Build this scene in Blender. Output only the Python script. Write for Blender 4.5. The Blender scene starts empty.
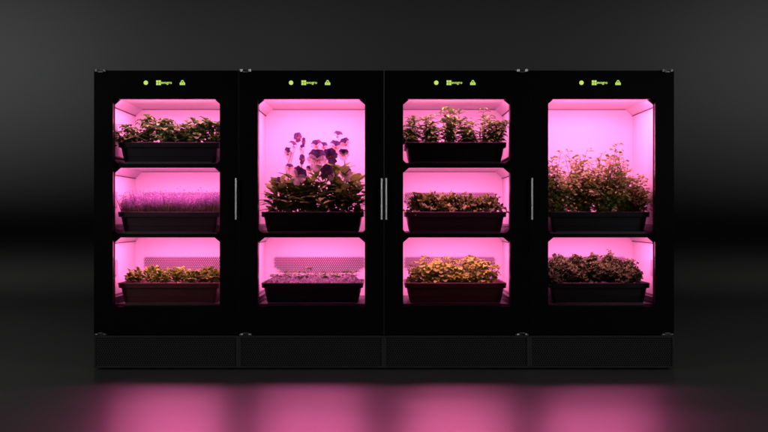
import bpy, bmesh, math, random
from mathutils import Vector, Matrix, noise
R = random.Random(7)
S = bpy.context.scene
C = S.collection
rad = math.radians

# ------------------------------------------------------------------ materials
def new_mat(name):
    m = bpy.data.materials.new(name); m.use_nodes = True
    nt = m.node_tree; nt.nodes.clear()
    out = nt.nodes.new('ShaderNodeOutputMaterial')
    return m, nt, out

def pbr(name, col, rough=.5, metal=0., spec=.5, bump=0., bscale=60., var=0., vscale=8., rvar=0.):
    m, nt, out = new_mat(name)
    p = nt.nodes.new('ShaderNodeBsdfPrincipled')
    p.inputs['Base Color'].default_value = (*col, 1)
    p.inputs['Roughness'].default_value = rough
    p.inputs['Metallic'].default_value = metal
    p.inputs['Specular IOR Level'].default_value = spec
    tc = nt.nodes.new('ShaderNodeTexCoord')
    if var > 0 or rvar > 0:
        n = nt.nodes.new('ShaderNodeTexNoise'); n.inputs['Scale'].default_value = vscale
        n.inputs['Detail'].default_value = 6
        nt.links.new(tc.outputs['Object'], n.inputs['Vector'])
        if var > 0:
            r = nt.nodes.new('ShaderNodeMapRange')
            r.inputs['From Min'].default_value = .3; r.inputs['From Max'].default_value = .7
            r.inputs['To Min'].default_value = 1 - var; r.inputs['To Max'].default_value = 1 + var
            nt.links.new(n.outputs['Fac'], r.inputs['Value'])
            mx = nt.nodes.new('ShaderNodeVectorMath'); mx.operation = 'SCALE'
            mx.inputs[0].default_value = col
            nt.links.new(r.outputs[0], mx.inputs['Scale'])
            nt.links.new(mx.outputs[0], p.inputs['Base Color'])
        if rvar > 0:
            r = nt.nodes.new('ShaderNodeMapRange')
            r.inputs['From Min'].default_value = .3; r.inputs['From Max'].default_value = .7
            r.inputs['To Min'].default_value = rough - rvar; r.inputs['To Max'].default_value = rough + rvar
            nt.links.new(n.outputs['Fac'], r.inputs['Value'])
            nt.links.new(r.outputs[0], p.inputs['Roughness'])
    if bump > 0:
        b = nt.nodes.new('ShaderNodeBump'); b.inputs['Strength'].default_value = bump
        b.inputs['Distance'].default_value = .002
        n2 = nt.nodes.new('ShaderNodeTexNoise'); n2.inputs['Scale'].default_value = bscale
        nt.links.new(tc.outputs['Object'], n2.inputs['Vector'])
        nt.links.new(n2.outputs['Fac'], b.inputs['Height'])
        nt.links.new(b.outputs[0], p.inputs['Normal'])
    nt.links.new(p.outputs[0], out.inputs[0])
    return m

def leaf_mat(name, c1, c2, c3=None, trans=.3, rough=.5, p3=.12, spec=.35):
    """leaf colour differs from leaf to leaf (random per island) plus fine noise"""
    m, nt, out = new_mat(name)
    g = nt.nodes.new('ShaderNodeNewGeometry')
    ramp = nt.nodes.new('ShaderNodeValToRGB')
    e = ramp.color_ramp.elements
    e[0].color = (*c1, 1); e[0].position = 0
    e[1].color = (*c2, 1); e[1].position = 1 - (p3 if c3 else 0) - .02 if c3 else 1
    if c3:
        x = e.new(.99); x.color = (*c3, 1)
    nt.links.new(g.outputs['Random Per Island'], ramp.inputs['Fac'])
    tc = nt.nodes.new('ShaderNodeTexCoord')
    n = nt.nodes.new('ShaderNodeTexNoise'); n.inputs['Scale'].default_value = 110; n.inputs['Detail'].default_value = 4
    nt.links.new(tc.outputs['Object'], n.inputs['Vector'])
    mr = nt.nodes.new('ShaderNodeMapRange')
    mr.inputs['From Min'].default_value = .3; mr.inputs['From Max'].default_value = .7
    mr.inputs['To Min'].default_value = .65; mr.inputs['To Max'].default_value = 1.35
    nt.links.new(n.outputs['Fac'], mr.inputs['Value'])
    sc = nt.nodes.new('ShaderNodeVectorMath'); sc.operation = 'SCALE'
    nt.links.new(ramp.outputs[0], sc.inputs[0]); nt.links.new(mr.outputs[0], sc.inputs['Scale'])
    p = nt.nodes.new('ShaderNodeBsdfPrincipled'); p.inputs['Roughness'].default_value = rough
    p.inputs['Specular IOR Level'].default_value = spec
    t = nt.nodes.new('ShaderNodeBsdfTranslucent')
    mix = nt.nodes.new('ShaderNodeMixShader'); mix.inputs[0].default_value = trans
    nt.links.new(sc.outputs[0], p.inputs['Base Color']); nt.links.new(sc.outputs[0], t.inputs['Color'])
    b = nt.nodes.new('ShaderNodeBump'); b.inputs['Strength'].default_value = .4; b.inputs['Distance'].default_value = .001
    nt.links.new(n.outputs['Fac'], b.inputs['Height']); nt.links.new(b.outputs[0], p.inputs['Normal'])
    nt.links.new(p.outputs[0], mix.inputs[1]); nt.links.new(t.outputs[0], mix.inputs[2])
    nt.links.new(mix.outputs[0], out.inputs[0])
    return m

def emit(name, col, s):
    m, nt, out = new_mat(name)
    e = nt.nodes.new('ShaderNodeEmission'); e.inputs[0].default_value = (*col, 1); e.inputs[1].default_value = s
    nt.links.new(e.outputs[0], out.inputs[0]); return m

def glass_mat():
    m, nt, out = new_mat('door_glass')
    f = nt.nodes.new('ShaderNodeFresnel'); f.inputs[0].default_value = 1.45
    t = nt.nodes.new('ShaderNodeBsdfTransparent'); t.inputs[0].default_value = (.97, .97, .97, 1)
    g = nt.nodes.new('ShaderNodeBsdfGlossy'); g.inputs['Roughness'].default_value = .02
    x = nt.nodes.new('ShaderNodeMixShader')
    nt.links.new(f.outputs[0], x.inputs[0]); nt.links.new(t.outputs[0], x.inputs[1]); nt.links.new(g.outputs[0], x.inputs[2])
    nt.links.new(x.outputs[0], out.inputs[0]); return m

M = dict(
    door=pbr('black_gloss_door', (.003, .003, .003), .30, spec=.10, rvar=.03, vscale=3),
    body=pbr('black_powder_coat', (.008, .008, .008), .5, spec=.3, bump=.15, bscale=900),
    frame=pbr('black_inner_frame', (.004, .004, .004), .55, spec=.2),
    liner=pbr('white_liner', (.78, .78, .78), .42, spec=.35, var=.02, vscale=5),
    hood=pbr('white_light_hood', (.6, .58, .58), .45, spec=.4, var=.03, vscale=9),
    shelf=pbr('dark_shelf', (.10, .10, .10), .5, var=.2, vscale=20),
    rail=pbr('grey_rail', (.16, .15, .15), .4, var=.1, vscale=20),
    mesh=pbr('mauve_vent_mesh', (.17, .15, .17), .5),
    gap_shade=pbr('dark_gap_shade', (.03, .03, .03), .6),
    plate=pbr('grey_side_plate', (.42, .40, .42), .5),
    plinth=pbr('plinth_metal', (.028, .028, .028), .45, metal=.3, spec=.4, var=.15, vscale=12),
    pgrille=pbr('plinth_grille_metal', (.02, .02, .02), .5, spec=.4),
    pdark=pbr('plinth_cavity', (.004, .004, .004), .9, spec=.1),
    foot=pbr('rubber_foot', (.01, .01, .01), .8),
    steel=pbr('brushed_steel', (.55, .55, .55), .32, metal=1, bump=.1, bscale=500, rvar=.06, vscale=40),
    glass=glass_mat(),
    lime=emit('lit_lime_symbol', (.56, .80, .13), 1.0),
    led=emit('led_strip_light', (1, .3, .62), 1.2),
    soil=pbr('dark_soil', (.035, .025, .02), .95, bump=.8, bscale=250, var=.4, vscale=80),
    perlite=pbr('pale_granules', (.15, .135, .15), .9, bump=1, bscale=300, var=.6, vscale=120),
)
def pot_mat(name, c): return pbr(name, c, .42, spec=.45, var=.12, vscale=14, bump=.12, bscale=350)
M['pot_black'] = pot_mat('black_plastic', (.012, .013, .012))
M['pot_blue'] = pot_mat('slate_plastic', (.018, .017, .022))
M['pot_plum'] = pot_mat('plum_plastic', (.060, .034, .046))
M['pot_maroon'] = pot_mat('maroon_plastic', (.095, .036, .034))

# ------------------------------------------------------------------ mesh helpers
def link(o, parent=None):
    C.objects.link(o)
    if parent is not None: o.parent = parent
    return o
def obj(name, bm, mat, parent=None, loc=(0, 0, 0), smooth=False, bevel=0., seg=2, solid=0.):
    me = bpy.data.meshes.new(name)
    bm.normal_update(); bm.to_mesh(me); bm.free()
    for m in (mat if isinstance(mat, (list, tuple)) else [mat]): me.materials.append(m)
    if smooth:
        for p in me.polygons: p.use_smooth = True
    o = bpy.data.objects.new(name, me); o.location = loc
    link(o, parent)
    if solid:
        md = o.modifiers.new('thickness', 'SOLIDIFY'); md.thickness = solid
    if bevel:
        md = o.modifiers.new('bevel', 'BEVEL'); md.width = bevel; md.segments = seg; md.limit_method = 'ANGLE'
        md.angle_limit = rad(40); md.harden_normals = False
    return o
def empty(name, label=None, cat=None, group=None, loc=(0, 0, 0), rz=0):
    o = bpy.data.objects.new(name, None); o.empty_display_size = .05
    o.location = loc; o.rotation_euler = (0, 0, rz); link(o)
    tag(o, label, cat, group); return o
def tag(o, label=None, cat=None, group=None, kind=None):
    if label: o['label'] = label
    if cat: o['category'] = cat
    if group: o['group'] = group
    if kind: o['kind'] = kind
    return o
def box(bm, x0, x1, y0, y1, z0, z1):
    v = [bm.verts.new(p) for p in ((x0,y0,z0),(x1,y0,z0),(x1,y1,z0),(x0,y1,z0),(x0,y0,z1),(x1,y0,z1),(x1,y1,z1),(x0,y1,z1))]
    for f in ((0,3,2,1),(4,5,6,7),(0,1,5,4),(1,2,6,5),(2,3,7,6),(3,0,4,7)):
        bm.faces.new([v[i] for i in f])
def plate(loops, y0, y1):
    """flat plate in the XZ plane with holes: loops[0] outline, others holes; thickness y0..y1"""
    bm = bmesh.new(); edges = []
    for lp in loops:
        vs = [bm.verts.new((x, y0, z)) for x, z in lp]
        for i in range(len(vs)): edges.append(bm.edges.new((vs[i], vs[(i+1) % len(vs)])))
    bmesh.ops.triangle_fill(bm, edges=edges, use_beauty=True, use_dissolve=False)
    r = bmesh.ops.extrude_face_region(bm, geom=bm.faces[:])
    for e in r['geom']:
        if isinstance(e, bmesh.types.BMVert): e.co.y = y1
    bmesh.ops.recalc_face_normals(bm, faces=bm.faces[:])
    return bm
def rect(x0, x1, z0, z1): return [(x0, z0), (x1, z0), (x1, z1), (x0, z1)]
def octo(x0, x1, z0, z1, ct, cb):
    p = []
    if cb: p += [(x0+cb, z0), (x1-cb, z0), (x1, z0+cb)]
    else: p += [(x0, z0), (x1, z0)]
    p += [(x1, z1-ct), (x1-ct*1.15, z1), (x0+ct*1.15, z1), (x0, z1-ct)]
    if cb: p += [(x0, z0+cb)]
    return p
def circle(x, z, r, n=24): return [(x+r*math.cos(2*math.pi*i/n), z+r*math.sin(2*math.pi*i/n)) for i in range(n)]
def tube(bm, pts, r0, r1=None, n=5, caps=True):
    r1 = r0 if r1 is None else r1
    rings = []; k = len(pts)
    for i, p in enumerate(pts):
        a = pts[max(0, i-1)]; b = pts[min(k-1, i+1)]
        d = (Vector(b)-Vector(a)); d = d.normalized() if d.length > 1e-9 else Vector((0, 0, 1))
        u = d.cross(Vector((0, 1, 0)) if abs(d.y) < .9 else Vector((1, 0, 0))).normalized(); w = d.cross(u)
        r = r0+(r1-r0)*i/max(1, k-1)
        rings.append([bm.verts.new(Vector(p)+u*(r*math.cos(2*math.pi*j/n))+w*(r*math.sin(2*math.pi*j/n))) for j in range(n)])
    for i in range(k-1):
        for j in range(n):
            bm.faces.new((rings[i][j], rings[i][(j+1) % n], rings[i+1][(j+1) % n], rings[i+1][j]))
    if caps:
        bm.faces.new(rings[0][::-1]); bm.faces.new(rings[-1])

def hexmesh(x0, x1, z0, z1, pitch, hole, y0, y1, inside=None):
    """perforated sheet: hexagonal cells, each with a hexagonal hole, real openings"""
    bm = bmesh.new(); rz = pitch*math.sqrt(3)/2
    nz = int((z1-z0)/rz); nx = int((x1-x0)/pitch)
    cache = {}
    def V(x, z):
        k = (round(x, 5), round(z, 5))
        if k not in cache: cache[k] = bm.verts.new((x, y0, z))
        return cache[k]
    Rr = pitch/math.sqrt(3)
    for j in range(nz+1):
        for i in range(nx+1):
            cx = x0+pitch*(i+.5*(j % 2)); cz = z0+rz*j
            if cx > x1 or (inside and not inside(cx, cz)): continue
            o = [V(cx+Rr*math.sin(math.pi/3*k), cz+Rr*math.cos(math.pi/3*k)) for k in range(6)]
            h = [bm.verts.new((cx+hole*math.sin(math.pi/3*k), y0, cz+hole*math.cos(math.pi/3*k))) for k in range(6)]
            for k in range(6):
                bm.faces.new((o[k], h[k], h[(k+1) % 6], o[(k+1) % 6]))
    r = bmesh.ops.extrude_face_region(bm, geom=bm.faces[:])
    for e in r['geom']:
        if isinstance(e, bmesh.types.BMVert): e.co.y = y1
    bmesh.ops.recalc_face_normals(bm, faces=bm.faces[:])
    return bm

def poly_mesh(name, loops_list, mat, parent, y0, y1):
    bm = bmesh.new()
    for loops in loops_list:
        t = plate(loops, y0, y1); me = bpy.data.meshes.new('t'); t.to_mesh(me); t.free(); bm.from_mesh(me); bpy.data.meshes.remove(me)
    return obj(name, bm, mat, parent)

# ------------------------------------------------------------------ dimensions (metres)
TOP, DB = 1.2352, .1443
WX = .2211
Z1T, Z1B = 1.1174, .8509
Z2T, Z2B = .8344, .5596
Z3T, Z3B = .5447, .2621
FL = {1: .856, 2: .565, 3: .268}        # shelf surfaces
CE = {1: (1.1252, 1.096), 2: (.8385, .808), 3: (.549, .519)}
HW = .247; BK = .522
POT_H = .086
LC = (1.0, .168, .47)
PW = {'1': 2.7, '2': 2.3, '3': 2.3, 'tall': 2.5}
PF2 = {'1': 2.9, '2': 2.5, '3': 2.5, 'tall': 3.9}

def make_cabinet(cx, three, hinge_side, label, wlabel=None):
    t = empty('growing_cabinet', label, 'growing cabinet', 'black growing cabinets in a row', (cx, 0, 0))
    # housing
    bm = bmesh.new()
    box(bm, -.2985, -.254, .024, .566, .146, TOP-.002); box(bm, .254, .2985, .024, .566, .146, TOP-.002)
    box(bm, -.253, .253, .024, .566, 1.136, TOP-.003); box(bm, -.253, .253, .024, .566, .147, .251)
    box(bm, -.253, .253, .532, .565, .252, 1.135)
    obj('housing', bm, M['body'], t, bevel=.002)
    bm = bmesh.new()
    box(bm, -.2535, -HW, .042, .531, .252, 1.1345); box(bm, HW, .2535, .042, .531, .252, 1.1345)
    box(bm, -HW+.0003, HW-.0003, BK, .531, .2525, 1.134)
    box(bm, -HW+.0003, HW-.0003, .042, BK-.0005, 1.1285, 1.134); box(bm, -HW+.0003, HW-.0003, .042, BK-.0005, .252, .260)
    obj('liner', bm, M['liner'], t)
    # inner frame with chamfered openings
    h = [octo(-.2205, .2205, Z3B, Z3T, .021, .0), ]
    if three: h += [octo(-.2205, .2205, Z2B, Z2T, .021, .016), octo(-.2205, .2205, Z1B, Z1T+.001, .021, .016)]
    else: h += [octo(-.2205, .2205, Z2B, Z1T+.001, .021, .016)]
    obj('inner_frame', plate([rect(-.2965, .2965, .150, TOP-.006)]+h, .0245, .0405), M['frame'], t)
    # door
    d = obj('door', plate([rect(-.2988, .2988, DB, TOP), rect(-WX, WX, Z3B-.003, Z1T)], 0, .021), M['door'], t, bevel=.0008)
    bm = bmesh.new(); box(bm, -WX+.0005, WX-.0005, .006, .010, Z3B-.0025, Z1T-.0005)
    obj('window_glass', bm, M['glass'], d)
    # symbols
    zi = 1.1847
    poly_mesh('power_symbol', [[circle(-.084, zi, .0090)]], M['lime'], d, -.0012, .001)
    a = .0088; g = .0008; ex = -.0315
    q = [[rect(ex+sx*(a/2+g)-a/2, ex+sx*(a/2+g)+a/2, zi+sz*(a/2+g)-a/2, zi+sz*(a/2+g)+a/2)] for sx in (-1, 1) for sz in (-1, 1)]
    poly_mesh('brand_emblem', q, M['lime'], d, -.0012, .001)
    cu = bpy.data.curves.new('lettering', 'FONT'); cu.body = 'evogro'; cu.size = .0185; cu.extrude = .001; cu.align_x = 'LEFT'; cu.offset = .0002
    tmp = bpy.data.objects.new('t', cu); C.objects.link(tmp)
    dg = bpy.context.evaluated_depsgraph_get(); me = bpy.data.meshes.new_from_object(tmp.evaluated_get(dg))
    bpy.data.objects.remove(tmp)
    xs = [v.co.x for v in me.vertices]; w = max(xs)-min(xs); k = .0435/w
    me.transform(Matrix.Translation((-.0205, -.0005, zi-.0045)) @ Matrix.Rotation(rad(90), 4, 'X') @ Matrix.Diagonal((k, k*1.05, 1, 1)) @ Matrix.Translation((-min(xs), 0, 0)))
    me.materials.clear(); me.materials.append(M['lime']); me.name = 'lettering'
    link(bpy.data.objects.new('lettering', me), d)
    lx = .067
    shackle = [(lx-.0066, zi-.001), (lx-.0066, zi+.004), (lx-.004, zi+.0092), (lx, zi+.011), (lx+.004, zi+.0092), (lx+.0066, zi+.004), (lx+.0066, zi-.001),
               (lx+.0036, zi-.001), (lx+.0036, zi+.004), (lx, zi+.0075), (lx-.0036, zi+.004), (lx-.0036, zi-.001)]
    poly_mesh('lock_symbol', [[shackle], [[(lx-.011, zi-.0092), (lx+.011, zi-.0092), (lx+.011, zi-.0004), (lx+.0085, zi+.0012), (lx-.0085, zi+.0012), (lx-.011, zi-.0004)], circle(lx-.0042, zi-.0042, .0018, 10), circle(lx+.0042, zi-.0042, .0018, 10)]], M['lime'], d, -.0012, .001)
    # handle on the opening side
    hx = -hinge_side*.2905
    bm = bmesh.new()
    tube(bm, [(hx, -.020, .619), (hx, -.020, .790)], .0042, n=16)
    for z in (.632, .777): tube(bm, [(hx, -.018, z), (hx, .002, z)], .0028, n=10)
    obj('handle', bm, M['steel'], d, smooth=True).modifiers.new('edge', 'EDGE_SPLIT').split_angle = rad(50)
    # hinges
    for z in (TOP, DB):
        bm = bmesh.new(); sgn = 1 if z > 1 else -1
        x0 = hinge_side*.2885; x1 = hinge_side*.2540; xm = (x0+x1)/2
        for x in (x0, x1):
            tube(bm, [(x, -.004, z-.004*(sgn > 0)-.002), (x, -.004, z+.005)], .0068, n=14)
        box(bm, xm-.0095, xm+.0095, -.0045, -.001, z-(.008 if sgn > 0 else -.004), z-(.003 if sgn > 0 else -.008))
        box(bm, min(x0, x1)-.009, max(x0, x1)+.009, .002, .03, z+.0005*sgn, z+.0035*sgn if sgn > 0 else z-.0035)
        obj('hinge', bm, M['steel'], t, bevel=.0008)
    # shelves, hoods, lamps, added front fill
    levels = [1, 2, 3] if three else ['tall', 3]
    for lv in levels:
        fl = FL[2] if lv == 'tall' else FL[lv]; ce, cl = CE[1] if lv == 'tall' else CE[lv]
        bm = bmesh.new()
        box(bm, -HW+.001, HW-.001, .0425, BK-.004, fl-.006, fl)
        box(bm, -.18, .18, .0425, .052, fl, fl+.004)
        obj('shelf', bm, M['shelf'], t, bevel=.001)
        for sx in (-1, 1):
            bm = bmesh.new()
            for (a0, a1, zz0, zz1) in ((.240, .2465, .001, .034), (.2225, .2405, .022, .027), (.222, .2245, .001, .012)):
                xx = sorted((sx*a0, sx*a1)); box(bm, xx[0], xx[1], .06, .50, fl+zz0, fl+zz1)
            obj('slide_rail', bm, M['rail'], t, bevel=.0008)
        # hood: ceiling sheet with sloping ends
        bm = bmesh.new()
        prof = [(-.2445, cl), (-.213, ce), (.213, ce), (.2445, cl)]
        y0, y1 = .046, BK-.007
        lo = [[bm.verts.new((x, y, z)) for x, z in prof] for y in (y0, y1)]
        hi = [[bm.verts.new((x*1.004, y, z+.0022)) for x, z in prof] for y in (y0, y1)]
        for i in range(3):
            bm.faces.new((lo[0][i], lo[0][i+1], lo[1][i+1], lo[1][i])); bm.faces.new((hi[0][i+1], hi[0][i], hi[1][i], hi[1][i+1]))
            for k in (0, 1): bm.faces.new((lo[k][i], lo[k][i+1], hi[k][i+1], hi[k][i]))
        for k in (0, 3): bm.faces.new((lo[0][k], lo[1][k], hi[1][k], hi[0][k]))
        bmesh.ops.recalc_face_normals(bm, faces=bm.faces[:])
        hd = obj('light_hood', bm, M['hood'], t)
        bm = bmesh.new()
        for sx in (-1, 1):
            xx = sorted((sx*.2425, sx*.2466)); box(bm, xx[0], xx[1], .05, BK-.001, cl-.0025, cl+.0005)
        box(bm, -.2125, .2125, BK-.0068, BK-.0006, ce-.0022, ce+.001)
        obj('hood_gap_shade', bm, M['gap_shade'], hd)  # dark bars standing in for the shaded gap around the hood
        la = bpy.data.lights.new('grow_lamp', 'AREA'); la.shape = 'RECTANGLE'; la.size = .38; la.size_y = .30
        la.color = LC; la.energy = PW[str(lv)]; la.spread = rad(166)
        lo_ = bpy.data.objects.new('grow_lamp', la); lo_.location = (0, .275, ce-.003); link(lo_, hd)
        la = bpy.data.lights.new('front_fill', 'AREA'); la.shape = 'RECTANGLE'; la.size = .40; la.size_y = .03  # unseen fill light added to brighten plant fronts and back wall
        la.color = LC; la.energy = PF2[str(lv)]; la.spread = rad(175)
        lo_ = bpy.data.objects.new('front_fill', la); lo_.location = (0, .066, ce-.022)
        lo_.rotation_euler = Vector((0, 1, -.75)).to_track_quat('-Z', 'Y').to_euler(); link(lo_, hd)
    # side plates
    for sx in (-1, 1):
        for lv in ((1, 2, 3) if three else (2, 3)):
            z0, z1 = {1: (.945, 1.03), 2: (.672, .738), 3: (.378, .447)}[lv]
            bm = bmesh.new(); xx = sorted((sx*(HW-.0035), sx*(HW+.0005))); box(bm, xx[0], xx[1], .095, .175, z0, z1)
            obj('side_plate', bm, M['plate'], t, bevel=.001)
    # vent grilles at back
    for zt in ((.445, .741) if three else (.445,)):
        def ins(x, z, zt=zt):
            if z > zt-.044: return abs(x) < .207
            return abs(x) < .207-(zt-.044-z)*1.75
        obj('vent_grille', hexmesh(-.207, .207, zt-.068, zt, .0093, .0034, BK-.006, BK-.0045, ins), M['mesh'], t)
    # plinth
    p = obj('plinth', plate([rect(-.2998, .2998, .006, .1402), rect(-.290, .290, .0155, .1305)], -.004, .0), M['plinth'], t, bevel=.003, seg=3)
    obj('plinth_grille', hexmesh(-.288, .288, .017, .130, .0098, .0036, -.0015, .0), M['pgrille'], p)
    bm = bmesh.new(); box(bm, -.2985, .2985, .008, .55, .010, .1395); obj('plinth_core', bm, M['pdark'], p)
    for x in (-.25, .25):
        for y in (.06, .5):
            bm = bmesh.new(); tube(bm, [(x, y, 0), (x, y, .010)], .02, n=16); obj('foot', bm, M['foot'], p)
    return t

CX = [-.9, -.3, .3, .9]
make_cabinet(CX[0], True, -1, 'leftmost black cabinet with three shelves, leafy herb on top and fuzzy microgreens in the middle')
make_cabinet(CX[1], False, -1, 'black two-shelf cabinet with purple and white pansies, second from the left')
make_cabinet(CX[2], True, 1, 'black three-shelf cabinet with upright mint on top, second from the right')
make_cabinet(CX[3], False, 1, 'rightmost black two-shelf cabinet with the tall leafy bush')

# ------------------------------------------------------------------ planters
def planter(cx, lv, mat, label, fill='soil', mound=0.):
    fl = FL[lv]; t = empty('planter', label, 'planter', 'plastic planters on the cabinet shelves', (cx, .055, fl+.0005))
    D = .27
    def ring(bm, hx, y0, y1, z, r=.012, n=4):
        vs = []
        for (sx, sy, a0) in ((1, 1, 0), (-1, 1, 90), (-1, -1, 180), (1, -1, 270)):
            ccx = sx*(hx-r); ccy = (y1-r) if sy > 0 else (y0+r)
            for k in range(n+1):
                a = rad(a0+90*k/n); vs.append(bm.verts.new((ccx+r*math.cos(a), ccy+r*math.sin(a), z)))
        return vs
    def loft(bm, rs):
        for a, b in zip(rs, rs[1:]):
            n = len(a)
            for i in range(n): bm.faces.new((a[i], a[(i+1) % n], b[(i+1) % n], b[i]))
    bm = bmesh.new(); H = POT_H
    rs = [ring(bm, .187, .018, D-.018, .0), ring(bm, .1905, .013, D-.013, .003), ring(bm, .1955, .0105, D-.0105, .026), ring(bm, .1963, .0092, D-.0092, .0275),
          ring(bm, .2015, .006, D-.006, .058), ring(bm, .203, .005, D-.005, H-.0225), ring(bm, .1965, .012, D-.012, H-.0225), ring(bm, .19, .02, D-.02, .006)]
    loft(bm, rs); bm.faces.new(rs[0][::-1]); bm.faces.new(rs[-1])
    obj('tub', bm, mat, t, bevel=0)
    bm = bmesh.new()
    rs = [ring(bm, .2045, .003, D-.003, H-.0225), ring(bm, .2115, -.004, D+.004, H-.0215), ring(bm, .2135, -.006, D+.006, H-.003), ring(bm, .2125, -.005, D+.005, H),
          ring(bm, .2065, .001, D-.001, H), ring(bm, .2045, .003, D-.003, H-.004), ring(bm, .2040, .0035, D-.0035, H-.0225)]
    loft(bm, rs); n = len(rs[0])
    for i in range(n): bm.faces.new((rs[-1][i], rs[-1][(i+1) % n], rs[0][(i+1) % n], rs[0][i]))
    bmesh.ops.recalc_face_normals(bm, faces=bm.faces[:])
    obj('rim', bm, mat, t, bevel=.0006, seg=1)
    bm = bmesh.new(); nx, ny = 90, 50; g = []
    for j in range(ny+1):
        row = []
        for i in range(nx+1):
            u = -1+2*i/nx; v = -1+2*j/ny
            e = min(1, (1-abs(u))*6)*min(1, (1-abs(v))*3.2)
            h = noise.noise(Vector((u*22, v*13, cx)))*.0062+noise.noise(Vector((u*70, v*44, cx)))*.0016
            x_ = u*.2035; y_ = D/2+v*(D/2-.005)
            row.append(bm.verts.new((x_, y_, H-.012+mound*e+h*(1+mound*50))))
        g.append(row)
    for j in range(ny):
        for i in range(nx): bm.faces.new((g[j][i], g[j][i+1], g[j+1][i+1], g[j+1][i]))
    obj('soil' if fill == 'soil' else 'substrate', bm, M[fill], t, smooth=(fill == 'soil'))
    return t
planter(CX[0], 1, M['pot_blue'], 'black planter of broad leafy herbs on the top shelf of the leftmost cabinet')
planter(CX[0], 2, M['pot_plum'], 'dark plum planter holding fuzzy microgreens')
planter(CX[0], 3, M['pot_maroon'], 'maroon planter of small olive rosettes on the bottom shelf of the leftmost cabinet')
planter(CX[1], 2, M['pot_blue'], 'dark planter holding the purple and white pansies')
planter(CX[1], 3, M['pot_black'], 'black planter with pale substrate and sparse seedlings', 'perlite', .030)
planter(CX[2], 1, M['pot_black'], 'black planter holding the upright mint stems')
planter(CX[2], 2, M['pot_plum'], 'dark plum planter holding curly lettuce above the yellow-green leafy plants')
planter(CX[2], 3, M['pot_maroon'], 'maroon planter holding bright yellow-green leafy plants')
planter(CX[3], 2, M['pot_blue'], 'dark slate planter holding the tall small-leaved bush')
planter(CX[3], 3, M['pot_black'], 'black planter holding the dark mound of curly kale')

# ------------------------------------------------------------------ leaves
def leaf(bm, base, az, el, L, W, droop=.6, fold=.25, ruffle=0., rf=3., n=6, m=2, peak=.45, stalk=.0, lobes=0., nl=4, twist=0., tip=1., mi=0):
    """leaf blade as a grid; az/el starting direction, droop bends it over, fold = V section"""
    d = Vector((math.cos(az)*math.cos(el), math.sin(az)*math.cos(el), math.sin(el)))
    side = Vector((-math.sin(az), math.cos(az), 0))
    if twist: side = (Matrix.Rotation(twist, 3, d) @ side)
    p = Vector(base); rows = []; ph = R.uniform(0, 6.28)
    st = L/(n)
    ang = 0
    for i in range(n+1):
        t = i/n
        tt = max(0, (t-stalk)/(1-stalk)) if stalk < 1 else t
        up = side.cross(d)*-1
        if up.z < 0 and not twist: up = -up
        e = math.log(.5)/math.log(peak)
        w = W*.5*(max(0., math.sin(math.pi*min(1, tt)**e))**(.75*tip))
        if lobes: w *= 1-lobes*(.5+.5*math.cos(2*math.pi*nl*t+ph))
        w = max(w, W*.03)
        row = []
        for j in range(-m, m+1):
            s = j/m
            off = side*(w*s) + up*(abs(s)*w*fold) + up*(ruffle*abs(s)*math.sin(rf*2*math.pi*t+ph+(1.7 if s > 0 else 0))*W*.5*(1 if tt > 0 else 0))
            row.append(bm.verts.new(p+off))
        rows.append(row)
        p = p + d*st
        d = (d+Vector((0, 0, -1))*droop*(st/L)*(1+t)).normalized()
        s2 = side-d*side.dot(d)
        if s2.length > 1e-4: side = s2.normalized()
    for i in range(n):
        for j in range(2*m):
            f = bm.faces.new((rows[i][j], rows[i][j+1], rows[i+1][j+1], rows[i+1][j])); f.material_index = mi
    return p

def stem_curve(base, tip, sag=.0, n=5, wob=.004):
    b, t = Vector(base), Vector(tip); pts = []
    w1 = Vector((R.uniform(-wob, wob), R.uniform(-wob, wob), 0))
    for i in range(n+1):
        k = i/n
        xy = b.lerp(t, k**1.3 if sag else k)
        p = Vector((xy.x, xy.y, b.z+(t.z-b.z)*(k**.85)))+w1*math.sin(math.pi*k)
        pts.append(p)
    return pts

LM = dict(
    herb=leaf_mat('herb_leaf', (.07, .18, .035), (.12, .33, .055), (.22, .50, .18), spec=.5, rough=.42),
    micro=leaf_mat('microgreen_leaf', (.16, .18, .09), (.28, .30, .13), (.40, .3, .3), p3=.3),
    microtip=leaf_mat('microgreen_tip', (.24, .16, .30), (.44, .30, .50), None, trans=.4),
    rosette=leaf_mat('rosette_leaf', (.12, .22, .025), (.25, .42, .04), (.36, .52, .08), rough=.4),
    pansy=leaf_mat('pansy_leaf', (.15, .27, .055), (.30, .50, .09), (.38, .58, .15)),
    seedling=leaf_mat('seedling_leaf', (.05, .13, .02), (.14, .34, .05), None),
    mint=leaf_mat('mint_leaf', (.075, .19, .03), (.14, .34, .045), (.25, .44, .09), spec=.5, p3=.2),
    lettuce=leaf_mat('lettuce_leaf', (.045, .08, .014), (.13, .22, .032), (.22, .33, .05), trans=.25),
    pale=leaf_mat('pale_green_leaf', (.12, .22, .02), (.30, .48, .04), (.45, .62, .07), trans=.3),
    bush=leaf_mat('bush_leaf', (.17, .29, .065), (.32, .50, .10), (.46, .52, .13), p3=.3, spec=.6, rough=.38),
    kale=leaf_mat('kale_leaf', (.038, .068, .020), (.072, .125, .034), None, trans=.1, rough=.8, spec=.05),
    stem=pbr('green_stem', (.07, .14, .03), .6, var=.2, vscale=60),
    brownstem=pbr('brown_stem', (.09, .06, .03), .7, var=.3, vscale=60),
    white=leaf_mat('white_petal', (.80, .76, .80), (.9, .86, .88), None, trans=.5, rough=.7, spec=.1),
    purple=leaf_mat('purple_petal', (.075, .045, .13), (.14, .09, .23), (.28, .18, .36), p3=.25, trans=.2, rough=.6, spec=.2),
    yellow=pbr('orange_flower_eye', (.45, .16, .02), .6),
)
POTTOP = lambda lv: FL[lv]+POT_H-.012

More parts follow.
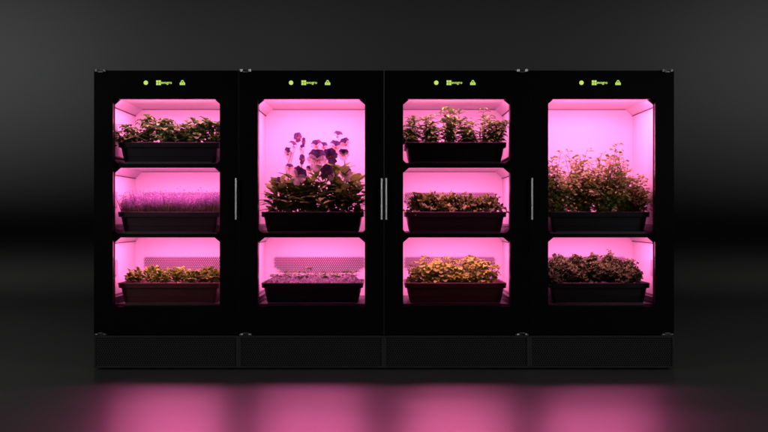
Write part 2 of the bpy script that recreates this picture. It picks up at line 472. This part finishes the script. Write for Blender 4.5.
def plants(specs, builder, name, cat, group, labels):
    for i, sp in enumerate(specs):
        t = empty(name, labels[i], cat, group, (sp[0], sp[1], sp[2]))
        builder(t, *sp[3:])
ORD = ['leftmost', 'second', 'third', 'fourth', 'fifth', 'sixth', 'seventh', 'eighth', 'ninth', 'tenth']
def ordlab(n, what):
    r = []
    for i in range(n):
        if i == 0: r.append('leftmost of the '+what)
        elif i == n-1: r.append('rightmost of the '+what)
        else: r.append('%s from the left of the %s' % (ORD[i], what))
    return r

# --- broad leafy herbs (cabinet 1 top)
def b_herb(t, h, spread, n):
    st = bmesh.new(); fo = bmesh.new()
    for k in range(int(n*2.0)):
        a = R.uniform(0, 6.28); r = spread*R.random()**.6
        if k == 0: r = .01
        tip = Vector((r*math.cos(a), r*math.sin(a)*1.2, h*(.22+.78*R.random()**.7)*(1-.25*(r/spread)**2)))
        pts = stem_curve((R.uniform(-.012, .012), R.uniform(-.015, .015), -.004), tip)
        tube(st, pts, .0016, .0009, 4)
        for j in range(4):
            leaf(fo, pts[-1], a+j*1.6+R.uniform(-.5, .5), R.uniform(-.1, .7), R.uniform(.024, .040), R.uniform(.022, .034), droop=R.uniform(.5, 1.4), fold=.22, ruffle=.12, rf=2, peak=.4, n=6)
        for q in (2, 3, 4):
            if R.random() < .75:
                leaf(fo, pts[q], R.uniform(0, 6.28), R.uniform(-.2, .5), R.uniform(.02, .036), R.uniform(.018, .026), droop=R.uniform(.5, 1.5), fold=.2, ruffle=.12, rf=2, peak=.4)
    for k in range(34):
        leaf(fo, (R.uniform(-.045, .045), R.uniform(-.08, .06), R.uniform(.0, h*.5)), R.uniform(0, 6.28), R.uniform(-.1, .8), R.uniform(.02, .034), R.uniform(.018, .028), droop=.9, fold=.2, ruffle=.12, rf=2, peak=.4)
    obj('stem', st, LM['stem'], t, smooth=True); obj('foliage', fo, LM['herb'], t, smooth=True)
z = POTTOP(1)
sp = [(-.185, .14, .085, .055, 11), (-.115, .20, .122, .055, 15), (-.035, .15, .108, .05, 14), (.035, .21, .108, .05, 14), (.105, .15, .120, .055, 15), (.180, .19, .105, .05, 13)]
plants([(CX[0]+a, b, z, c*1.07, d, e) for a, b, c, d, e in sp], b_herb, 'leafy_herb', 'herb', 'leafy herbs in the black planter',
       ordlab(6, 'broad-leaved herbs on the top shelf of the leftmost cabinet'))

# --- microgreens (cabinet 1 middle)
bm = bmesh.new()
for i in range(4300):
    x = R.uniform(-.198, .198); y = R.uniform(.062, .32); h = (.045+.062*R.random()**1.2)*(.95+.35*noise.noise(Vector((x*25, y*25, 0))))
    if R.random() < .06: h *= 1.2
    lean = Vector((R.uniform(-.25, .25)+x*.9, R.uniform(-.25, .25), 1)).normalized()
    b = Vector((x, y, -.002)); w = R.uniform(.0008, .0015); a = R.uniform(0, 6.28); s = Vector((math.cos(a), math.sin(a), 0))*w
    m1 = b+lean*h*.55; m2 = b+lean*h+Vector((R.uniform(-.008, .008), R.uniform(-.008, .008), 0))
    v = [bm.verts.new(q) for q in (b-s, b+s, m1+s, m1-s)]; bm.faces.new(v)
    e = bm.verts.new(m2); f = bm.faces.new((v[3], v[2], e)); f.material_index = 1
    for k in range(R.choice((2, 3, 4))):
        c = b.lerp(m2, R.uniform(.35, 1)); aa = R.uniform(0, 6.28); dd = Vector((math.cos(aa), math.sin(aa), R.uniform(-.2, .9)))*R.uniform(.005, .011)
        ss = Vector((-math.sin(aa), math.cos(aa), .3))*.0027
        f = bm.faces.new([bm.verts.new(q) for q in (c, c+dd*.5+ss, c+dd, c+dd*.5-ss)]); f.material_index = 1 if c.z > h*.42 else 0
o = obj('microgreens', bm, [LM['micro'], LM['microtip']], None, (CX[0], 0, POTTOP(2)))
tag(o, 'fuzzy mat of fine pinkish-purple microgreens in the dark plum planter', 'microgreens', kind='stuff')

# --- rosettes (cabinet 1 bottom)
def b_rosette(t, h, n, sc):
    fo = bmesh.new(); st = bmesh.new()
    tube(st, [(0, 0, -.004), (0, 0, .012)], .004, .003, 6)
    for k in range(n*4):
        a = k*2.4+R.uniform(-.3, .3); el = .1+1.3*R.random()
        hh = h*R.random()**.8*.78*(1-.4*min(1, abs(R.gauss(0, .5)))); L = R.uniform(.026, .040)
        leaf(fo, (R.uniform(-.026, .026), R.uniform(-.03, .03), .002+hh), a, el, L, R.uniform(.014, .020)*sc, droop=R.uniform(.1, .9), fold=.3, peak=.66, stalk=.1, n=7, ruffle=.15, rf=1.5)
    obj('crown', st, LM['stem'], t); obj('foliage', fo, LM['rosette'], t, smooth=True, solid=.0012)
z = POTTOP(3)
sp = [(-.165, .15, .058, 26, 1), (-.100, .19, .068, 26, 1), (-.045, .14, .058, 26, 1), (.020, .18, .068, 28, 1), (.085, .14, .055, 26, 1), (.135, .19, .070, 28, 1), (.180, .15, .055, 24, 1)]
plants([(CX[0]+a, b, z, c, d, e) for a, b, c, d, e in sp], b_rosette, 'rosette_plant', 'plant', 'small rosettes in the maroon planter',
       ordlab(7, 'small olive rosettes in the left maroon planter'))

# --- pansies
def petal(bm, c, u, v, nrm, ang, L, W, mi, cup=.15):
    """rounded petal starting at c pointing at angle ang in the (u,v) plane"""
    d = u*math.cos(ang)+v*math.sin(ang); s = -u*math.sin(ang)+v*math.cos(ang)
    n, m = 5, 3; rows = []
    for i in range(n+1):
        t = i/n; w = W*.5*math.sin(math.pi*min(1, .08+.80*t)**1.25)**.7
        if i == n: w *= .62
        row = []
        for j in range(-m, m+1):
            q = j/m
            bow = -.10*L*q*q if i == n else 0
            row.append(bm.verts.new(c+d*(L*t+bow)+s*(w*q)+nrm*(cup*L*(t*t)*-.5+.05*L*math.sin(q*5+ang*3)*t)))
        rows.append(row)
    for i in range(n):
        for j in range(2*m):
            f = bm.faces.new((rows[i][j], rows[i][j+1], rows[i+1][j+1], rows[i+1][j])); f.material_index = mi
def flower(parent, pos, size, yaw, pitch, roll, dark):
    bm = bmesh.new()
    q = Matrix.Rotation(yaw, 3, 'Z') @ Matrix.Rotation(pitch, 3, 'X') @ Matrix.Rotation(roll, 3, 'Y')
    u, v, nrm = q @ Vector((1, 0, 0)), q @ Vector((0, 0, 1)), q @ Vector((0, -1, 0))
    c = Vector((0, 0, 0))
    L = size*.5
    mi_low = 1 if dark else 0
    petal(bm, c-nrm*.0020, u, v, nrm, rad(62), L*1.05, L*1.05, 1, .3)
    petal(bm, c-nrm*.0014, u, v, nrm, rad(118), L*1.05, L*1.05, 1, .3)
    petal(bm, c-nrm*.0006, u, v, nrm, rad(5), L*.92, L*.85, mi_low, .25)
    petal(bm, c, u, v, nrm, rad(175), L*.92, L*.85, mi_low, .25)
    petal(bm, c+nrm*.0008, u, v, nrm, rad(-90), L*1.05, L*1.15, mi_low, .2)
    fl = obj('flower', bm, [LM['white'], LM['purple']], parent, pos, smooth=True)
    bm = bmesh.new()
    for k in range(9):
        a = rad(-90+(k-4)*24); r = L*R.uniform(.14, .5)
        d = u*math.cos(a)+v*math.sin(a); s = -u*math.sin(a)+v*math.cos(a); b = c+nrm*.0026
        bm.faces.new([bm.verts.new(x) for x in (b, b+d*r*.6+s*.0010, b+d*r, b+d*r*.6-s*.0010)])
    bmesh.ops.create_icosphere(bm, subdivisions=1, radius=L*.09, matrix=Matrix.Translation(b))
    obj('flower_eye', bm, LM['yellow'], fl)
PF = {  # plant index: flowers (px, py, size px, yaw, pitch, roll, dark, depth)
    0: [(279, 182, 9, .9, .2, .3, 1, .14), (289.4, 168.5, 9, .2, -.1, .1, 0, .17), (288, 154, 12, -.7, .3, .2, 0, .20), (293.5, 146.5, 11, .7, -.2, .3, 0, .17), (298, 137.5, 9, .5, .3, -.2, 1, .21)],
    1: [(297.7, 176, 17, -.5, .15, .55, 0, .10), (302.5, 159.5, 9, .9, .1, .2, 1, .16), (304, 142, 8, 1.1, .2, .1, 1, .2), (301.5, 149, 8, -.8, .1, .1, 0, .2), (309.6, 170, 8, .1, .3, 0, 0, .16)],
    2: [(317, 160, 19, .05, .05, .08, 0, .10), (316.5, 146.5, 12, -.2, .1, -.1, 0, .17), (326.5, 171.5, 13, .5, .5, .3, 1, .11), (323.5, 147.5, 10, .4, .1, .1, 0, .19)],
    3: [(330.5, 156.5, 15, -.3, .5, -.2, 1, .13), (335.5, 147.5, 13, .4, .0, .2, 0, .15), (337.5, 136.5, 10, -.2, .1, .2, 0, .2), (331.5, 175, 10, .8, .1, 0, 0, .14)],
    4: [(345.5, 144.5, 12, .6, .2, -.3, 0, .17), (343.5, 155, 11, -.1, .5, .1, 0, .15), (347, 174.5, 12, .3, .1, -.2, 0, .12)],
}
pz = POTTOP(2)
pxs = [-.140, -.062, .012, .082, .155]
labs = ordlab(5, 'purple and white pansy plants')
for i, dx in enumerate(pxs):
    base = Vector((CX[1]+dx*.95, .17+.03*(i % 2), pz))
    t = empty('pansy_plant', labs[i], 'pansy', 'pansy plants in the dark planter', base)
    st = bmesh.new(); fo = bmesh.new()
    for k in range(165):
        a = R.uniform(0, 6.28); hh = R.random()
        el = .0+.85*hh
        b0 = Vector((R.uniform(-.045, .045), R.uniform(-.05, .05), .002+.165*R.random()**.85*(.35+.65*hh)*(.85, 1.05, 1.15, 1.2, 1.15)[i]))
        L = R.uniform(.055, .095)
        leaf(fo, b0, a, el, L, L*R.uniform(.34, .48), droop=R.uniform(.2, .8), fold=.15, ruffle=.04, rf=3, lobes=.10, nl=6, peak=.55, n=12)
    for k in range(16):   # small rounded low leaves near the rim
        a = R.uniform(3.4, 6.0)
        leaf(fo, (R.uniform(-.035, .035), R.uniform(-.10, -.04), .006), a, .5, R.uniform(.018, .026), .02, droop=.8, fold=.15)
    for (px, py, sz, yaw, pit, rol, dk, dep) in PF[i]:
        k_ = 1089/(4.5+dep); w = Vector(((px-384)/k_, dep, .634-(py-216)/k_)); loc = w-base
        flower(t, loc, sz/242*1.2, yaw, pit, rol, dk)
        q = Matrix.Rotation(yaw, 3, 'Z') @ Matrix.Rotation(pit, 3, 'X')
        bk = loc + q @ Vector((0, .010, .004))
        tube(st, [loc+q @ Vector((0, .001, 0)), bk+Vector((0, .004, -.004))]+[p for p in reversed(stem_curve((R.uniform(-.01, .01), 0, 0), bk+Vector((0, .006, -.014)), 1))], .0012, .0014, 5)
    obj('stem', st, LM['stem'], t, smooth=True); obj('foliage', fo, LM['pansy'], t, smooth=True)

# --- seedlings
sd = []
for i in range(24):
    sd.append((-.185+.37*(i+.5)/24+R.uniform(-.006, .006), R.uniform(.10, .26)))
labs = []
def seedling(x, y, h, label):
    t = empty('seedling', label, 'seedling', 'sparse seedlings in the pale substrate', (CX[1]+x, y, POTTOP(3)+.027))
    st = bmesh.new(); fo = bmesh.new()
    tip = Vector((R.uniform(-.006, .006), R.uniform(-.004, .004), h)); tube(st, stem_curve((0, 0, -.004), tip), .0008, .0006, 4)
    a = R.uniform(0, 3.14)
    for k in range(R.choice((4, 5, 6))):
        leaf(fo, tip, a+k*math.pi*(1 if k < 2 else .5)+R.uniform(-.3, .3), R.uniform(-.1, .5), R.uniform(.017, .028), R.uniform(.012, .019), droop=.5, fold=.15, n=5)
    if True:
        for k in range(4): leaf(fo, tip*.3, a+1.3+k*1.6, .35, .020, .013, droop=.5, n=5)
    obj('stem', st, LM['stem'], t); obj('foliage', fo, LM['seedling'], t, smooth=True)
words = ['leftmost', 'second', 'third', 'fourth', 'fifth', 'sixth', 'seventh', 'eighth', 'ninth', 'tenth', 'eleventh', 'twelfth']
for i, (x, y) in enumerate(sd):
    h = R.uniform(.008, .026)
    if i in (10, 11): h = .042
    if i < 12: lb = ('%s seedling from the left end of the pale substrate' % words[i]) if i else 'leftmost seedling, at the left end of the pale substrate'
    else:
        j = 23-i; lb = ('%s seedling from the right end of the pale substrate' % words[j]) if j else 'rightmost seedling, at the right end of the pale substrate'
    seedling(x, y, h, lb)

R.seed(21)
# --- mint
def b_mint(t, tips, low):
    st = bmesh.new(); fo = bmesh.new()
    for (dx, dy, h, bare) in tips:
        pts = stem_curve((dx*.3, dy*.3, -.004), (dx, dy, h), n=9)
        tube(st, pts, .0017, .0009, 5)
        n = len(pts)
        for i in range(2, n):
            if bare and i < n-2 and R.random() < .8: continue
            a = i*1.57+R.uniform(-.3, .3); L = R.uniform(.027, .042)*(1 if i < n-1 else .85)
            for s in range(2 if i < n-1 else 5):
                aa = a+math.pi*s if i < n-1 else a+s*1.26
                leaf(fo, pts[i], aa, R.uniform(.1, .6), L, L*R.uniform(.36, .52), droop=R.uniform(.6, 1.4), fold=.3, peak=.42, n=5)
    for k in range(low):
        leaf(fo, (R.uniform(-.03, .03), R.uniform(-.04, .04), R.uniform(.0, .04)), R.uniform(0, 6.28), R.uniform(0, .8), R.uniform(.022, .034), .014, droop=1, fold=.3, n=5)
    obj('stem', st, LM['brownstem'], t, smooth=True); obj('foliage', fo, LM['mint'], t, smooth=True)
def mp(px, py, dep): k_ = 1089/(4.5+dep); return (px-384)/k_, .634-(py-216)/k_
tops = [(408, 130, .12), (413.5, 120, .2), (425, 118, .2), (433, 128, .13), (446.5, 110.5, .2), (455, 110, .18), (466.5, 118.5, .16), (472, 131, .12), (483, 109, .22), (491, 121, .15), (499.5, 122.5, .17)]
labs = ordlab(6, 'upright mint plants')
groups = [(0, 1), (2, 3), (4, 5), (6, 7), (8,), (9, 10)]
for gi, g in enumerate(groups):
    x0 = sum(mp(*tops[k])[0] for k in g)/len(g); base = Vector((x0, .17, POTTOP(1)))
    t = empty('mint_plant', labs[gi], 'mint', 'mint plants in the black planter', base)
    tl = []
    for k in g:
        x, zz = mp(*tops[k]); tl.append((x-base.x, tops[k][2]-base.y, zz-base.z, k == 8))
        for q in range(8 if k != 8 else 5):
            tl.append((x-base.x+R.uniform(-.035, .035), R.uniform(-.07, .07), (zz-base.z)*(R.uniform(.68, 1.02) if q < 5 and k != 8 else R.uniform(.35, .8)), False))
    b_mint(t, tl, 40)

R.seed(33)
# --- curly lettuce (cabinet 3 middle)
def b_lettuce(t, h, n, W, rf, el0):
    fo = bmesh.new(); st = bmesh.new()
    for k in range(n):
        a = R.uniform(0, 6.28); el = el0+(1.45-el0)*R.random(); L0 = R.uniform(.55, .95)
        b = Vector((R.uniform(-.022, .022), R.uniform(-.04, .04), h*.45*R.random()**1.5)); L = (h-b.z)*L0
        leaf(fo, b, a, el, L, W*R.uniform(.75, 1.15), droop=R.uniform(.5, 1.6), fold=.3, ruffle=.55, rf=rf, peak=.66, stalk=.15, n=12, m=3, lobes=.12, nl=3)
        tube(st, [b+Vector((0, 0, -.004)), b+Vector((math.cos(a)*math.cos(el), math.sin(a)*math.cos(el), math.sin(el)))*L*.25], .0016, .0012, 4)
    return st, fo
z = POTTOP(2)
labs = ordlab(7, 'curly olive lettuce plants in the middle shelf beside the mint')
labs = ordlab(7, 'curly olive lettuces in the plum planter below the mint')
for i in range(7):
    t = empty('lettuce_plant', labs[i], 'lettuce', 'curly lettuces in the plum planter', (CX[2]-.152+.049*i+R.uniform(-.008, .008), .15+.05*(i % 2), z))
    st, fo = b_lettuce(t, R.uniform(.098, .122), 64, .025, 2.8, .45)
    obj('stem', st, LM['stem'], t); obj('foliage', fo, LM['lettuce'], t, smooth=True)
# --- pale greens (cabinet 3 bottom)
z = POTTOP(3)
labs = ordlab(7, 'bright yellow-green leafy plants in the maroon planter')
hs = [.088, .10, .105, .095, .095, .108, .092]
for i in range(7):
    t = empty('leafy_green', labs[i], 'leafy green', 'yellow-green leafy plants in the maroon planter', (CX[2]-.150+.048*i+R.uniform(-.006, .006), .14+.06*(i % 2), z))
    fo = bmesh.new(); st = bmesh.new()
    for k in range(46):
        a = R.uniform(0, 6.28); r = .030*R.random()**.5; hh = hs[i]*(R.uniform(.12, .85) if k > 4 else R.uniform(.85, 1.12))
        tip = Vector((r*math.cos(a)*1.2, r*math.sin(a)*1.6, hh)); pts = stem_curve((R.uniform(-.012, .012), R.uniform(-.02, .02), -.004), tip)
        tube(st, pts, .0012, .0009, 4)
        nn = R.choice((2, 3))
        for q in range(nn):
            L = R.uniform(.022, .034)
            leaf(fo, tip, a+(q-(nn-1)/2)*1.3+R.uniform(-.3, .3), R.uniform(-.3, .8), L, L*R.uniform(.8, 1.05), droop=R.uniform(.6, 1.8), fold=.15, ruffle=.2, rf=2, lobes=.22, nl=3, peak=.55, n=9)
    obj('stem', st, LM['stem'], t); obj('foliage', fo, LM['pale'], t, smooth=True)

R.seed(11)
# --- tall bushes (cabinet 4)
z = POTTOP(2)
labs = ordlab(4, 'tall small-leaved bushes in the rightmost cabinet')
bs = [(-.165, .15, [(-.185, .235), (-.150, .275), (-.215, .23), (-.19, .14)]),
      (-.055, .20, [(-.100, .285), (-.115, .265), (-.06, .25), (-.035, .235), (-.015, .29), (0., .22)]),
      (.040, .15, [(.025, .24), (-.02, .225), (.065, .255), (.080, .305), (.088, .285), (.12, .22)]),
      (.140, .19, [(.135, .235), (.16, .21), (.195, .165), (.215, .13), (.222, .085)])]
for i, (bx, by, tl) in enumerate(bs):
    t = empty('tall_bush', labs[i], 'bush', 'tall bushes in the slate planter', (CX[3]+bx, by, z))
    st = bmesh.new(); fo = bmesh.new()
    for (tx, th) in tl:
        for rep in range(11):
            f = 1 if rep == 0 else R.uniform(.25, .93)
            tip = Vector(((tx-bx)+(0 if rep == 0 else R.uniform(-.05, .05)), R.uniform(-.09, .09), th*f*.96))
            if tip.x+bx > .226: tip.x = .226-bx
            if tip.x+bx < -.232: tip.x = -.232-bx
            pts = stem_curve((R.uniform(-.02, .02), R.uniform(-.03, .03), -.004), tip, 1, n=9, wob=.01)
            tube(st, pts, .0017, .0007, 4)
            for q in range(1, 10):
                for s in range(4):
                    a = R.uniform(0, 6.28); e = R.uniform(-.2, .9); o_ = pts[q]+Vector((math.cos(a)*math.cos(e), math.sin(a)*math.cos(e), math.sin(e)))*R.uniform(.004, .019)
                    if q > 2: tube(st, [pts[q], o_], .0006, .0004, 3, caps=False)
                    L = R.uniform(.014, .024)
                    leaf(fo, o_, a+R.uniform(-.6, .6), R.uniform(-.4, .7), L, L*R.uniform(.55, .75), droop=R.uniform(.3, 1.2), fold=.15, peak=.55, n=4, m=1, twist=R.uniform(-.8, .8))
    for k in range(420):
        xx = R.uniform(-.075, .075)
        if abs(xx+bx) > .222: continue
        L = R.uniform(.012, .02)
        leaf(fo, (xx, R.uniform(-.09, .09), R.uniform(.0, .17)), R.uniform(0, 6.28), R.uniform(-.4, .8), L, L*.65, droop=.8, fold=.15, peak=.55, n=4, m=1, twist=R.uniform(-.8, .8))
    obj('stem', st, LM['brownstem'], t, smooth=True); obj('foliage', fo, LM['bush'], t, smooth=True)

R.seed(5)
# --- curly kale (cabinet 4 bottom)
z = POTTOP(3)
labs = ordlab(6, 'dark curly kale plants in the rightmost cabinet')
ks = [(-.190, .14, .105), (-.135, .17, .138), (-.075, .19, .126), (-.015, .16, .142), (.068, .17, .140), (.132, .14, .108)]
for i, (kx, ky, h) in enumerate(ks):
    t = empty('kale_plant', labs[i], 'kale', 'curly kale plants in the black planter', (CX[3]+kx, ky, z))
    st = bmesh.new(); fo = bmesh.new()
    for k in range(100):
        u = R.random(); a = R.uniform(0, 6.28); r = .056*math.sqrt(u)
        top = h*(1-.62*u**.6)*R.uniform(.04, 1)**.45
        tip = Vector((r*math.cos(a), r*math.sin(a)*1.5, top)); pts = stem_curve((0, R.uniform(-.03, .03), -.004), tip, 1)
        tube(st, pts, .0018, .0012, 4)
        for q in range(9):   # frilly leaflets packed in a small head
            aa = R.uniform(0, 6.28); off = Vector((R.gauss(0, .007), R.gauss(0, .008), R.gauss(0, .007)-.003)); L = R.uniform(.013, .022)
            leaf(fo, tip+off, aa, R.uniform(-.5, 1.1), L, L*1.15, droop=R.uniform(.5, 2), fold=.2, ruffle=.45, rf=2.5, n=6, m=2, lobes=.3, nl=4, peak=.6, twist=R.uniform(-.5, .5))
    obj('stem', st, LM['stem'], t); obj('foliage', fo, LM['kale'], t, smooth=True)

# ------------------------------------------------------------------ setting
def sheet(name, prof, mat, x0=-14, x1=14):
    bm = bmesh.new(); a = [bm.verts.new((x0, y, z)) for y, z in prof]; b = [bm.verts.new((x1, y, z)) for y, z in prof]
    for i in range(len(prof)-1): bm.faces.new((a[i], b[i], b[i+1], a[i+1]))
    o = obj(name, bm, mat, None, smooth=True); o['kind'] = 'structure'; return o
M['floor'] = pbr('dark_satin_floor', (.60, .585, .58), .35, metal=1.0, spec=.5, rvar=.02, vscale=1.2)
M['floor'].node_tree.nodes['Principled BSDF'].inputs['IOR'].default_value = 1.8
M['wall'] = pbr('grey_studio_wall', (.10, .102, .10), .8, spec=.2, var=.04, vscale=.6)
def cove_mat():      # the seamless sweep: floor finish faded into wall finish by height, hiding a brightness line
    m, nt, out = new_mat('studio_sweep')
    ps = []
    for c, ro, me in (((.60, .585, .58), .35, 1.0), ((.10, .102, .10), .8, 0)):
        p = nt.nodes.new('ShaderNodeBsdfPrincipled'); p.inputs['Base Color'].default_value = (*c, 1)
        p.inputs['Roughness'].default_value = ro; p.inputs['Metallic'].default_value = me; ps.append(p)
    ps[1].inputs['Specular IOR Level'].default_value = .2; ps[0].inputs['IOR'].default_value = 1.8
    tc = nt.nodes.new('ShaderNodeTexCoord'); sx = nt.nodes.new('ShaderNodeSeparateXYZ'); nt.links.new(tc.outputs['Object'], sx.inputs[0])
    mr = nt.nodes.new('ShaderNodeMapRange'); mr.interpolation_type = 'SMOOTHSTEP'
    mr.inputs['From Min'].default_value = .0; mr.inputs['From Max'].default_value = .55
    nt.links.new(sx.outputs['Z'], mr.inputs['Value'])
    mx = nt.nodes.new('ShaderNodeMixShader'); nt.links.new(mr.outputs[0], mx.inputs[0])
    nt.links.new(ps[0].outputs[0], mx.inputs[1]); nt.links.new(ps[1].outputs[0], mx.inputs[2]); nt.links.new(mx.outputs[0], out.inputs[0])
    return m
M['wall'] = cove_mat()
YB = 3.4
sheet('floor', [(-9, 0), (YB, 0)], M['floor'])
rr = 2.0
sheet('backdrop', [(YB+rr*math.sin(rad(a)), rr-rr*math.cos(rad(a))) for a in range(0, 91, 3)]+[(YB+rr, 9)], M['wall'])

# ------------------------------------------------------------------ studio lamps
def area(name, loc, target, sx, sy, e, col=(1, 1, 1), spread=180):
    la = bpy.data.lights.new(name, 'AREA'); la.shape = 'RECTANGLE'; la.size = sx; la.size_y = sy; la.energy = e; la.color = col; la.spread = rad(spread)
    o = bpy.data.objects.new(name, la); o.location = loc
    o.rotation_euler = (Vector(target)-Vector(loc)).to_track_quat('-Z', 'Y').to_euler(); link(o); return o
for x_, e_ in ((-3.9, 6.0), (-1.3, 2.2), (1.3, 1.6), (3.9, 4.2)):
    area('wall_lamp', (x_, 1.2, 3.3), (x_, YB+rr, 2.0), 2.4, .25, e_, (.98, 1, .98), 40)
area('side_softbox', (-3.6, -3.2, 1.6), (-.3, 0, .7), .6, 1.4, 3.2, (1, 1, 1), 50)
area('side_softbox', (3.6, -3.2, 1.6), (.3, 0, .7), .6, 1.4, 3.2, (1, 1, 1), 50)

w = bpy.data.worlds.new('World'); S.world = w; w.use_nodes = True
w.node_tree.nodes['Background'].inputs[0].default_value = (.5, .5, .5, 1)
w.node_tree.nodes['Background'].inputs[1].default_value = .004

# ------------------------------------------------------------------ camera
cam = bpy.data.cameras.new('camera'); co = bpy.data.objects.new('camera', cam); C.objects.link(co)
co.location = (0, -4.5, .634); co.rotation_euler = (rad(90), 0, 0)
cam.sensor_width = 36; cam.lens = 1089/768*36; cam.clip_end = 200; cam.clip_start = .05
S.camera = co
S.view_settings.view_transform = 'Standard'; S.view_settings.look = 'None'
S.view_settings.exposure = 0; S.view_settings.gamma = 1; S.view_settings.use_curve_mapping = False
S.render.resolution_x = 1024; S.render.resolution_y = 576
